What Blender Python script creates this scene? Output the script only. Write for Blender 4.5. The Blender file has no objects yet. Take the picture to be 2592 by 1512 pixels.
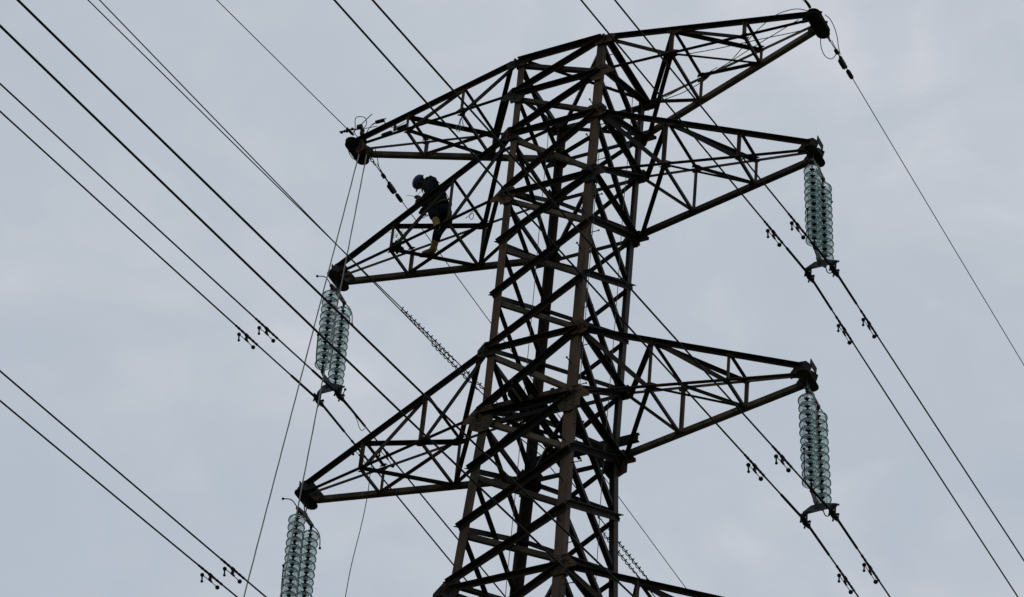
import bpy, bmesh, math, random
from mathutils import Vector, Matrix
random.seed(7)
S = 0.83                                   # metres per half body width
C = bpy.context.scene.collection
scene = bpy.context.scene

# ------------------------------------------------------------------ camera
cam_d = bpy.data.cameras.new('camera')
cam = bpy.data.objects.new('camera', cam_d); C.objects.link(cam)
Rv, Uv, Fv = Vector((0.89924574, 0.43045809, 0.07786481)), Vector((0.22898389, -0.61486583, 0.75465647)), Vector((-0.3727244, 0.66079183, 0.65148344))
Uv = Rv.cross(Fv).normalized()
if Uv.z < 0: Uv = -Uv
CAM = Vector((26.54483241, -49.14679983, -44.48005695)) * S
cam.matrix_world = Matrix(((Rv.x, Uv.x, -Fv.x, CAM.x), (Rv.y, Uv.y, -Fv.y, CAM.y), (Rv.z, Uv.z, -Fv.z, CAM.z), (0, 0, 0, 1)))
cam_d.sensor_width = 36; cam_d.lens = 9175.61 / 2592 * 36
cam_d.clip_start = 0.5; cam_d.clip_end = 6000
scene.camera = cam
GROUND = CAM.z - 1.6

# ------------------------------------------------------------------ sky and sun (overcast)
w = bpy.data.worlds.new('World'); scene.world = w; w.use_nodes = True
nt = w.node_tree; nt.nodes.clear()
def N(t, **k):
    n = nt.nodes.new(t)
    for a, b in k.items(): setattr(n, a, b)
    return n
SUN_EL, SUN_ROT = math.radians(52), math.radians(330)
out = N('ShaderNodeOutputWorld'); bg = N('ShaderNodeBackground')
sky = N('ShaderNodeTexSky', sky_type='NISHITA', sun_disc=False, sun_elevation=SUN_EL, sun_rotation=SUN_ROT)
tc = N('ShaderNodeTexCoord'); mp = N('ShaderNodeMapping')
mp.inputs['Scale'].default_value = (1.0, 1.0, 1.7); mp.inputs['Location'].default_value = (0.35, 0.2, 0.1)
n1 = N('ShaderNodeTexNoise'); n1.inputs['Scale'].default_value = 8.0; n1.inputs['Detail'].default_value = 9; n1.inputs['Roughness'].default_value = 0.55; n1.inputs['Distortion'].default_value = 0.6
n2 = N('ShaderNodeTexNoise'); n2.inputs['Scale'].default_value = 30; n2.inputs['Detail'].default_value = 8; n2.inputs['Distortion'].default_value = 0.8
add = N('ShaderNodeMath', operation='MULTIPLY_ADD'); add.inputs[1].default_value = 0.50
rmp = N('ShaderNodeValToRGB')
rmp.color_ramp.elements[0].position = 0.50; rmp.color_ramp.elements[0].color = (4.22, 4.88, 5.62, 1)
rmp.color_ramp.elements[1].position = 1.0; rmp.color_ramp.elements[1].color = (5.60, 5.92, 6.50, 1)
e = rmp.color_ramp.elements.new(0.75); e.color = (4.55, 5.12, 5.82, 1)
e = rmp.color_ramp.elements.new(0.88); e.color = (5.00, 5.46, 6.10, 1)
mix = N('ShaderNodeMix', data_type='RGBA'); mix.inputs['Factor'].default_value = 0.93
nt.links.new(tc.outputs['Generated'], mp.inputs['Vector'])
nt.links.new(mp.outputs[0], n1.inputs['Vector']); nt.links.new(mp.outputs[0], n2.inputs['Vector'])
nt.links.new(n2.outputs['Fac'], add.inputs[0]); nt.links.new(n1.outputs['Fac'], add.inputs[2])
nt.links.new(add.outputs[0], rmp.inputs['Fac'])
nt.links.new(sky.outputs[0], mix.inputs['A']); nt.links.new(rmp.outputs['Color'], mix.inputs['B'])
# overcast: darker towards the horizon
sxyz = N('ShaderNodeSeparateXYZ'); hz = N('ShaderNodeMapRange', interpolation_type='SMOOTHSTEP')
hz.inputs['From Min'].default_value = -0.05; hz.inputs['From Max'].default_value = 0.50; hz.inputs['To Min'].default_value = 0.22; hz.inputs['To Max'].default_value = 1.0
dim = N('ShaderNodeVectorMath', operation='SCALE')
nt.links.new(tc.outputs['Generated'], sxyz.inputs[0]); nt.links.new(sxyz.outputs['Z'], hz.inputs['Value'])
nt.links.new(mix.outputs['Result'], dim.inputs[0]); nt.links.new(hz.outputs[0], dim.inputs['Scale'])
nt.links.new(dim.outputs[0], bg.inputs['Color']); bg.inputs['Strength'].default_value = 0.1
nt.links.new(bg.outputs[0], out.inputs[0])
sd = bpy.data.lights.new('sun', 'SUN'); sd.energy = 0.6; sd.angle = math.radians(80); sd.color = (1, 0.97, 0.93)
so = bpy.data.objects.new('sun', sd); C.objects.link(so)
sdir = Vector((math.sin(SUN_ROT) * math.cos(SUN_EL), math.cos(SUN_ROT) * math.cos(SUN_EL), math.sin(SUN_EL)))
so.rotation_euler = sdir.to_track_quat('Z', 'Y').to_euler(); so.location = sdir * 60
scene.view_settings.view_transform = 'Standard'; scene.view_settings.look = 'None'
scene.view_settings.exposure = 0; scene.view_settings.gamma = 1

# ------------------------------------------------------------------ materials
def mat(name, cols, rough=0.7, metal=0.0, scale=3.0, bump=0.0, stretch=(1, 1, 1), pos=(0.35, 0.65), obj_var=0.0, spec=0.22, **kw):
    m = bpy.data.materials.new(name); m.use_nodes = True
    t = m.node_tree; b = t.nodes['Principled BSDF']
    b.inputs['Roughness'].default_value = rough; b.inputs['Metallic'].default_value = metal
    b.inputs['Specular IOR Level'].default_value = spec
    for k, v in kw.items(): b.inputs[k.replace('_', ' ')].default_value = v
    if len(cols) == 1: b.inputs['Base Color'].default_value = (*cols[0], 1)
    else:
        g = t.nodes.new('ShaderNodeNewGeometry'); mpn = t.nodes.new('ShaderNodeMapping'); mpn.inputs['Scale'].default_value = stretch
        no = t.nodes.new('ShaderNodeTexNoise'); no.inputs['Scale'].default_value = scale; no.inputs['Detail'].default_value = 7; no.inputs['Roughness'].default_value = 0.65
        r = t.nodes.new('ShaderNodeValToRGB'); el = r.color_ramp.elements
        el[0].position = pos[0]; el[0].color = (*cols[0], 1); el[1].position = pos[1]; el[1].color = (*cols[-1], 1)
        for i, c in enumerate(cols[1:-1]):
            q = el.new(pos[0] + (pos[1] - pos[0]) * (i + 1) / (len(cols) - 1)); q.color = (*c, 1)
        t.links.new(g.outputs['Position'], mpn.inputs['Vector']); t.links.new(mpn.outputs[0], no.inputs['Vector'])
        fac = no.outputs['Fac']
        if obj_var:
            oi = t.nodes.new('ShaderNodeObjectInfo'); ma = t.nodes.new('ShaderNodeMath'); ma.operation = 'MULTIPLY_ADD'
            ma.inputs[1].default_value = obj_var; sb = t.nodes.new('ShaderNodeMath'); sb.operation = 'SUBTRACT'; sb.inputs[1].default_value = obj_var / 2
            t.links.new(oi.outputs['Random'], ma.inputs[0]); t.links.new(fac, ma.inputs[2]); t.links.new(ma.outputs[0], sb.inputs[0]); fac = sb.outputs[0]
        t.links.new(fac, r.inputs['Fac']); t.links.new(r.outputs['Color'], b.inputs['Base Color'])
        if bump:
            bp = t.nodes.new('ShaderNodeBump'); bp.inputs['Strength'].default_value = bump; bp.inputs['Distance'].default_value = 0.004
            n3 = t.nodes.new('ShaderNodeTexNoise'); n3.inputs['Scale'].default_value = scale * 12; n3.inputs['Detail'].default_value = 4
            t.links.new(g.outputs['Position'], n3.inputs['Vector']); t.links.new(n3.outputs['Fac'], bp.inputs['Height']); t.links.new(bp.outputs[0], b.inputs['Normal'])
    return m
M_steel = mat('weathered_steel', [(0.015, 0.0145, 0.013), (0.024, 0.019, 0.015), (0.055, 0.032, 0.018)], 0.75, 0, 3.5, 0.4, (1, 1, .35), (.32, .72), .3)
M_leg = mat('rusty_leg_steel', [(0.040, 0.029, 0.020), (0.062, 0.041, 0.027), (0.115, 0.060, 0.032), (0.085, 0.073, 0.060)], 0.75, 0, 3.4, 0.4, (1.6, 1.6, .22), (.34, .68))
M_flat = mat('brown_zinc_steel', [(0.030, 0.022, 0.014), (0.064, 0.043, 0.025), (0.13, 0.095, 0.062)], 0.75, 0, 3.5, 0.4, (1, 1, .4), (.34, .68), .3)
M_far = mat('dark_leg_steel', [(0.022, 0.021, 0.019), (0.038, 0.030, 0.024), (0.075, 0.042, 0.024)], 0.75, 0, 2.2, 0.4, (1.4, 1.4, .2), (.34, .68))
M_gus = mat('gusset_steel', [(0.020, 0.017, 0.014), (0.042, 0.028, 0.018), (0.10, 0.052, 0.026)], 0.75, 0, 5, 0.4, (1, 1, 1), (.34, .66), .3)
M_hard = mat('galvanised_fitting', [(0.045, 0.050, 0.055), (0.085, 0.092, 0.10)], 0.6, 0.2, 20, 0.2)
M_dark = mat('dark_fitting', [(0.013, 0.013, 0.013), (0.024, 0.022, 0.021)], 0.7, 0.0, 20, spec=.12)
M_wire = mat('aged_conductor', [(0.013, 0.013, 0.013), (0.022, 0.021, 0.021)], 0.7, 0.0, 25, spec=.12)
M_rope = mat('grey_rope', [(0.24, 0.23, 0.22), (0.42, 0.40, 0.38)], 0.95, 0, 60)
M_thin = mat('thin_cord', [(0.16, 0.16, 0.165), (0.24, 0.24, 0.245)], 0.9, 0, 60)
M_glass = bpy.data.materials.new('toughened_glass'); M_glass.use_nodes = True
_t = M_glass.node_tree; _t.nodes.clear()
_o = _t.nodes.new('ShaderNodeOutputMaterial'); _m = _t.nodes.new('ShaderNodeMixShader'); _tr = _t.nodes.new('ShaderNodeBsdfTransparent'); _g = _t.nodes.new('ShaderNodeBsdfGlossy')
_lw = _t.nodes.new('ShaderNodeLayerWeight'); _lw.inputs['Blend'].default_value = 0.42; _r = _t.nodes.new('ShaderNodeValToRGB'); _fr = _t.nodes.new('ShaderNodeFresnel'); _fr.inputs['IOR'].default_value = 1.22
_r.color_ramp.elements[0].position = .30; _r.color_ramp.elements[0].color = (.875, .900, .900, 1); _r.color_ramp.elements[1].position = .93; _r.color_ramp.elements[1].color = (.40, .46, .465, 1)
_g.inputs['Roughness'].default_value = .05; _g.inputs['Color'].default_value = (.90, .95, .95, 1)
_t.links.new(_lw.outputs['Facing'], _r.inputs['Fac']); _t.links.new(_r.outputs[0], _tr.inputs['Color']); _t.links.new(_fr.outputs[0], _m.inputs['Fac'])
_ts = _t.nodes.new('ShaderNodeBsdfTranslucent'); _ts.inputs['Color'].default_value = (.38, .54, .52, 1); _df = _t.nodes.new('ShaderNodeBsdfDiffuse'); _df.inputs['Color'].default_value = (.33, .47, .46, 1); _m2 = _t.nodes.new('ShaderNodeMixShader'); _m2.inputs['Fac'].default_value = .35; _t.links.new(_ts.outputs[0], _m2.inputs[1]); _t.links.new(_df.outputs[0], _m2.inputs[2])
_m3 = _t.nodes.new('ShaderNodeMixShader'); _m3.inputs['Fac'].default_value = .27; _t.links.new(_tr.outputs[0], _m3.inputs[1]); _t.links.new(_m2.outputs[0], _m3.inputs[2])
_t.links.new(_m3.outputs[0], _m.inputs[1]); _t.links.new(_g.outputs[0], _m.inputs[2]); _t.links.new(_m.outputs[0], _o.inputs['Surface'])
M_jack = mat('navy_jacket', [(0.005, 0.0065, 0.010), (0.011, 0.014, 0.018)], 0.95, 0, 14, 0.5, spec=.05)
M_trou = mat('work_trousers', [(0.006, 0.009, 0.018), (0.015, 0.018, 0.021)], 0.95, 0, 9, 0.5, spec=.05)
M_skin = mat('skin', [(0.16, 0.085, 0.06), (0.20, 0.11, 0.075)], 0.6, 0, 20)
M_helm = mat('blue_helmet', [(0.011, 0.022, 0.085), (0.016, 0.030, 0.11)], 0.45, 0, 12, spec=.2)
M_boot = mat('tan_boot', [(0.21, 0.105, 0.025), (0.31, 0.165, 0.045)], 0.7, 0, 12, 0.4)
M_sole = mat('black_rubber', [(0.012, 0.012, 0.012), (0.02, 0.02, 0.02)], 0.85, 0, 20)
M_strap = mat('harness_webbing', [(0.05, 0.045, 0.035), (0.08, 0.07, 0.05)], .9, 0, 30)
M_hair = mat('dark_hair', [(0.01, 0.009, 0.008), (0.02, 0.017, 0.015)], 0.7, 0, 30)
M_yel = mat('yellow_twine', [(0.30, 0.30, 0.07), (0.42, 0.42, 0.12)], 0.9, 0, 40)
M_grass = mat('hill_grass', [(0.035, 0.055, 0.018), (0.06, 0.075, 0.03), (0.09, 0.085, 0.05)], 0.95, 0, .15, 0)

# ------------------------------------------------------------------ helpers
def V(x, y, z): return Vector((x, y, z)) * S
def link(name, bm, m, parent=None, smooth=False):
    me = bpy.data.meshes.new(name)
    bmesh.ops.recalc_face_normals(bm, faces=bm.faces)
    bm.to_mesh(me); bm.free(); me.materials.append(m)
    if smooth:
        for p in me.polygons: p.use_smooth = True
    o = bpy.data.objects.new(name, me); C.objects.link(o)
    if parent: o.parent = parent
    return o
def thing(name, label, cat, loc=(0, 0, 0), group=None):
    o = bpy.data.objects.new(name, None); C.objects.link(o); o.location = loc
    o['label'] = label; o['category'] = cat
    if group: o['group'] = group
    o.empty_display_size = .1
    return o
def tag(o, label, cat, group=None):
    o['label'] = label; o['category'] = cat
    if group: o['group'] = group
    return o
def prism(bm, pts, vec):
    """closed polygon pts (Vectors) extruded by vec"""
    a = [bm.verts.new(p) for p in pts]; b = [bm.verts.new(p + vec) for p in pts]; n = len(a)
    bm.faces.new(a[::-1]); bm.faces.new(b)
    for i in range(n): bm.faces.new((a[i], a[(i + 1) % n], b[(i + 1) % n], b[i]))
def angle_bar(bm, p, q, b, t, fa, fb):
    """steel angle from p to q: corner on the line, flanges of width b towards fa and fb"""
    d = (q - p).normalized(); a = (fa - d * fa.dot(d)).normalized()
    c = (fb - d * fb.dot(d)); c = (c - a * c.dot(a)).normalized()
    prism(bm, [p, p + a * b, p + a * b + c * t, p + a * t + c * t, p + a * t + c * b, p + c * b], q - p)
def flat_bar(bm, p, q, wd, t, fa, n):
    d = (q - p).normalized(); a = (fa - d * fa.dot(d)).normalized() * wd / 2; c = n.normalized() * t
    prism(bm, [p - a, p + a, p + a + c, p - a + c], q - p)
def box(bm, c, ax, ay, az):
    prism(bm, [c - ax - ay - az, c + ax - ay - az, c + ax + ay - az, c - ax + ay - az], az * 2)
def tube(bm, pts, r, n=8, caps=True):
    pts = [Vector(p) for p in pts]; rs = list(r) if isinstance(r, (list, tuple)) else [r] * len(pts)
    rs += [rs[-1]] * (len(pts) - len(rs))
    prev = None; rings = []
    for i, p in enumerate(pts):
        d = (pts[min(i + 1, len(pts) - 1)] - pts[max(i - 1, 0)]).normalized()
        if prev is None:
            u = d.orthogonal().normalized()
        else:
            u = (prev - d * prev.dot(d)).normalized()
        prev = u; v = d.cross(u)
        rings.append([bm.verts.new(p + (u * math.cos(2 * math.pi * k / n) + v * math.sin(2 * math.pi * k / n)) * rs[i]) for k in range(n)])
    for a, b in zip(rings, rings[1:]):
        for k in range(n): bm.faces.new((a[k], a[(k + 1) % n], b[(k + 1) % n], b[k]))
    if caps: bm.faces.new(rings[0][::-1]); bm.faces.new(rings[-1])
def lathe(bm, prof, c=Vector((0, 0, 0)), axis=Vector((0, 0, 1)), n=28, closed=True):
    axis = axis.normalized(); u = axis.orthogonal().normalized(); v = axis.cross(u); rings = []
    for r, z in prof:
        if r < 1e-6: rings.append([bm.verts.new(c + axis * z)])
        else: rings.append([bm.verts.new(c + axis * z + (u * math.cos(2 * math.pi * k / n) + v * math.sin(2 * math.pi * k / n)) * r) for k in range(n)])
    prs = list(zip(rings, rings[1:]))
    if closed: prs.append((rings[-1], rings[0]))
    for a, b in prs:
        for k in range(n):
            l = (k + 1) % n
            if len(a) == 1 and len(b) == 1: continue
            if len(a) == 1: bm.faces.new((a[0], b[l], b[k]))
            elif len(b) == 1: bm.faces.new((a[k], a[l], b[0]))
            else: bm.faces.new((a[k], a[l], b[l], b[k]))
def ball(bm, c, r, sx=1, n=2):
    m = Matrix.Translation(c) @ Matrix.Diagonal((sx, 1, 1, 1))
    bmesh.ops.create_icosphere(bm, subdivisions=n, radius=r, matrix=m)
def spline(pts, k=6):
    pts = [Vector(p) for p in pts]; o = []
    P = [pts[0] * 2 - pts[1]] + pts + [pts[-1] * 2 - pts[-2]]
    for i in range(1, len(P) - 2):
        a, b, c, d = P[i - 1:i + 3]
        for j in range(k):
            t = j / k
            o.append(0.5 * ((2 * b) + (c - a) * t + (2 * a - 5 * b + 4 * c - d) * t * t + (3 * b - a - 3 * c + d) * t ** 3))
    o.append(pts[-1]); return o
def hexbolt(bm, c, n, r=0.016, h=0.016):
    lathe(bm, [(0, h), (r, h), (r, -0.004), (0, -0.004)], c, n, 6, False)
X, Y, Z = Vector((1, 0, 0)), Vector((0, 1, 0)), Vector((0, 0, 1))

# ------------------------------------------------------------------ ground
bm = bmesh.new()
def gh(x, y):
    r = math.hypot(x, y)
    return GROUND + 1.2 * math.sin(x * .021 + 1) * math.cos(y * .017) * min(1, r / 80) - 0.9 * min(1, r / 400) - GROUND * 0
R_ = [0, 10, 20, 35, 55, 80, 120, 180, 270, 400, 600, 900, 1400, 2200, 3500]
rings = []
c0 = (CAM.x * .5, CAM.y * .5)
for r in R_:
    if r == 0: rings.append([bm.verts.new((c0[0], c0[1], GROUND))]); continue
    rings.append([bm.verts.new((c0[0] + r * math.cos(k * math.pi / 32), c0[1] + r * math.sin(k * math.pi / 32), gh(r * math.cos(k * math.pi / 32), r * math.sin(k * math.pi / 32)))) for k in range(64)])
for k in range(64): bm.faces.new((rings[0][0], rings[1][k], rings[1][(k + 1) % 64]))
for a, b in zip(rings[1:], rings[2:]):
    for k in range(64): bm.faces.new((a[k], b[k], b[(k + 1) % 64], a[(k + 1) % 64]))
g = link('ground', bm, M_grass, smooth=True); g['kind'] = 'structure'

# ------------------------------------------------------------------ the tower
ASP = 1.064
LV = [9.76, 8.762, 7.603, 5.874, 4.524, 3.083, 1.685, 0.0, -1.4095, -2.854, -4.286, -5.90]
def wid(z):
    if z >= 5.874: return 0.997 + (1.0025 - 0.997) * (z - 5.874) / (9.76 - 5.874)
    if z >= 0: return 1 + (0.997 - 1) * z / 5.874
    return 1 + 0.17821 * z / -4.286
SG = {'A': (-1, -1), 'B': (1, -1), 'C': (-1, 1), 'D': (1, 1)}
def node(l, z): w_ = wid(z); return V(SG[l][0] * w_, SG[l][1] * w_ * ASP, z)
tower = thing('lattice_tower', 'tall dark rusty steel lattice pylon with tapering body and side arms', 'pylon', (0, 0, GROUND + .2))
inv = Vector(tower.location)
def tl(name, bm, m, parent=None, smooth=False):
    o = link(name, bm, m, parent or tower, smooth)
    if parent is None: o.location = -inv
    return o
ZG = (GROUND - .4) / S
for l, (sx, sy) in SG.items():
    bm = bmesh.new()
    segs = [(9.95, 5.874, .125), (5.874, 0.0, .140), (0.0, -5.9, .160), (-5.9, ZG, .180)]
    for a, b, wdt in segs:
        n0, n1 = node(l, a) if a < 9.9 else node(l, 9.76) + V(0, 0, .1), node(l, b)
        angle_bar(bm, n0, n1, wdt, .012, -sx * X, -sy * Y)
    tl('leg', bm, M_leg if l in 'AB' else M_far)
FACES = [('A', 'B', Vector((0, -1, 0)), 1), ('C', 'D', Vector((0, 1, 0)), 1), ('B', 'D', Vector((1, 0, 0)), 0), ('A', 'C', Vector((-1, 0, 0)), 0)]
def brace(p, q, b, nrm, outer, m, name='diagonal_brace', trim=.0, parent=None):
    d = (q - p).normalized(); inpl = d.cross(nrm)
    if inpl.z > 0: inpl = -inpl
    bm = bmesh.new()
    p2, q2 = p + d * trim, q - d * trim
    if outer: angle_bar(bm, p2 - inpl * b * .5 + nrm * .004, q2 - inpl * b * .5 + nrm * .004, b, .009, inpl, nrm)
    else: angle_bar(bm, p2 + inpl * b * .5 - nrm * .018, q2 + inpl * b * .5 - nrm * .018, b, .009, -inpl, -nrm)
    for e_, s2 in ((p2, 1), (q2, -1)):
        for k in range(2): hexbolt(bm, e_ + d * s2 * (.035 + .055 * k) + (nrm * (.014 if outer else -.012)), nrm, .012, .012)
    return tl(name, bm, m, parent)
def bar(p, q, b, fa, fb, m, name, parent=None, t=.008):
    bm = bmesh.new(); angle_bar(bm, p, q, b, t, fa, fb); return tl(name, bm, m, parent)
for i in range(len(LV) - 1):
    za, zb = LV[i], LV[i + 1]; b = .088 if i < 6 else .098
    for l1, l2, nrm, near in FACES:
        k1, k2 = -V(*[0, 0, 0]), 0
        # rising member: lower end on l1, upper end on l2; falling: upper end on l1, lower end on l2
        off = Vector((0, 0, .03))
        if (i + 1) in (3, 7, 10): off2 = Vector((0, 0, .10))
        else: off2 = off
        top = Vector((0, 0, -.06))
        outer_r = not (nrm.x != 0)
        o1 = brace(node(l1, zb) + off2, node(l2, za) + top, b * (1.12 if nrm.y > 0 else 1), nrm, nrm.y <= 0, M_steel, trim=-.03)
        o2 = brace(node(l1, za) + top, node(l2, zb) + off2, b * .9, nrm, False, M_flat if nrm.y < 0 else M_steel, trim=.02)
# horizontals and plan bracing
for zi in (0, 1, 2, 3, 6, 7, 10, 11):
    z = LV[zi]
    for l1, l2, nrm, near in FACES:
        if zi == 1 and nrm.x != 0: continue
        p, q = node(l1, z), node(l2, z); d = (q - p).normalized()
        bar(p + nrm * .014 + d * .02, q + nrm * .014 - d * .02, .10 if zi in (0, 7) else .085, -Z, nrm, M_steel, 'horizontal_brace')
for zi in (0, 3, 7, 10):
    z = LV[zi]
    bar(node('B', z) + V(-.05, .05, -.04), node('C', z) + V(.05, -.05, -.04), .08, Vector((1, 1, 0)), -Z, M_steel, 'plan_brace')
    bar(node('A', z) + V(.05, .05, .03), node('D', z) + V(-.05, -.05, .03), .07, Vector((1, -1, 0)), Z, M_steel, 'plan_brace')
# lower body down to the ground (below the picture)
zs = [-5.9, -8.6, -11.9, -15.9, -20.7, -26.4, -33.2, ZG]
for l1, l2, nrm, near in FACES:
    bm = bmesh.new()
    for a, b in zip(zs, zs[1:]):
        for p, q in ((node(l1, a), node(l2, b)), (node(l1, b), node(l2, a))):
            d = (q - p).normalized(); s_ = nrm * (.006 if p.z > q.z else -.012)
            angle_bar(bm, p + s_, q + s_, .10, .009, d.cross(nrm), nrm if p.z > q.z else -nrm)
        angle_bar(bm, node(l1, a) + nrm * .03, node(l2, a) + nrm * .03, .10, .009, -Z, nrm)
    tl('lower_bracing', bm, M_steel)
# concrete footings
M_conc = mat('footing_concrete', [(0.22, 0.21, 0.19), (0.34, 0.32, 0.29)], .9, 0, 4)
for l in SG:
    c = node(l, ZG); bm = bmesh.new(); lathe(bm, [(0, 1.0), (.30, 1.0), (.32, .97), (.42, -.6), (0, -.6)], Vector((c.x, c.y, GROUND - .4)), Z, 20, False)
    tl('footing', bm, M_conc)

def gusset(c, e1, e2, nrm, outline, parent=None, m=None, bolts=(), th=.010, name='gusset_plate', lift=.026):
    bm = bmesh.new()
    pts = [c + e1 * a + e2 * b_ + nrm * lift for a, b_ in outline]
    prism(bm, pts, nrm * th)
    for a, b_ in bolts: hexbolt(bm, c + e1 * a + e2 * b_ + nrm * (lift + th), nrm, .017, .016)
    return tl(name, bm, m or M_gus, parent)
BOLT = [(-.03, .12), (-.03, .05), (-.03, -.05), (-.03, -.12), (.05, .10), (.05, .02), (-.10, .04), (-.15, .02), (.10, -.05), (.15, -.03)]
for zi in (0, 1, 2, 3, 6, 7, 10, 11):
    z = LV[zi]; big = 1.15 if zi in (7,) else 1.0
    for l, (sx, sy) in SG.items():
        c = node(l, z)
        nrm = Y * sy
        o = [(-.30, -.06), (-.10, .16), (.11, .16), (.20, .02), (.16, -.14), (.09, -.22), (-.10, -.22), (-.13, -.12), (-.30, -.12)]
        if zi in (2, 6): o = [(-.22, .02), (-.10, .17), (.13, .15), (.20, .02), (.10, -.14), (-.13, -.15), (-.22, -.10)]
        if zi in (0,): o = [(-.20, .02), (.22, .02), (.24, -.05), (.10, -.17), (-.20, -.17), (-.28, -.06)]
        gusset(c - X * sx * .04, X * -sx, Z, nrm, [(a * big, b * big) for a, b in o], bolts=[(a * big, (b * big) if zi else b * .5 - .07) for a, b in BOLT])
        if zi == 7:
            o7 = [(-.19, -.06), (.13, -.04), (.20, -.10), (.22, -.22), (.13, -.36), (-.02, -.38), (-.13, -.32), (-.19, -.30)]
            gusset(c - X * sx * .04, X * -sx, Z, nrm, o7, m=M_flat, bolts=[(-.08, -.12), (-.02, -.12), (-.08, -.20), (-.02, -.24), (-.08, -.28), (.08, -.14), (.08, -.22), (.08, -.30)], lift=.040)
        if zi in (3, 7, 2, 6, 0, 10):
            gusset(c - Y * sy * .06, Y * -sy, Z, X * sx, [(a * .7, b * .8) for a, b in o], bolts=[(a * .7, (b * .7) if zi else b * .5 - .07) for a, b in BOLT[:6]])

# equipment beams near the waist at the third arm
def channel(p, q, hgt, wdt, up, side, name='crossbeam'):
    bm = bmesh.new(); d = (q - p).normalized(); u = up.normalized(); s_ = side.normalized(); t = .009
    prism(bm, [p, p + s_ * wdt, p + s_ * wdt + u * t, p + s_ * t + u * t, p + s_ * t + u * (hgt - t), p + s_ * wdt + u * (hgt - t), p + s_ * wdt + u * hgt, p + u * hgt], q - p)
    return tl(name, bm, M_steel)
def PV(x, y, z): return V(x, y, z)
channel(PV(-1.10, 1.14, .42), PV(1.36, 1.14, .42), .16, .07, Z, Y)
channel(PV(-1.05, -1.05, -.26), PV(1.02, -1.05, -.26), .085, .05, Z, Y)
channel(PV(-1.02, -1.0, .20), PV(1.0, -1.0, .20), .085, .05, Z, Y)
for xx, y0, y1, zz in ((.14, -1.55, 1.0, .16), (-.10, -1.6, 1.15, .14), (-.24, -1.45, 1.3, .02), (.45, -1.0, 1.5, .2)):
    channel(PV(xx, y0, zz), PV(xx, y1, zz - .02), .12, .06, Z, X)
# step bolts up the front leg
zz = 9.3; k = 0
while zz > -6:
    c = node('B', zz); bm = bmesh.new()
    dr = Vector((-1, -.12, 0)) if k % 2 else Vector((.12, 1, 0))
    c = c + (Vector((-.09, 0, 0)) if k % 2 else Vector((0, .09, 0)))
    dr = Vector((0, -1, 0)) if k % 2 else Vector((1, 0, 0))
    tube(bm, [c - dr * .02, c + dr * .165], .009, 6); lathe(bm, [(0, .012), (.018, .010), (.018, -.006), (0, -.006)], c + dr * .165, dr, 10, False)
    tl('step_bolt', bm, M_dark); zz -= .50; k += 1

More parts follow.
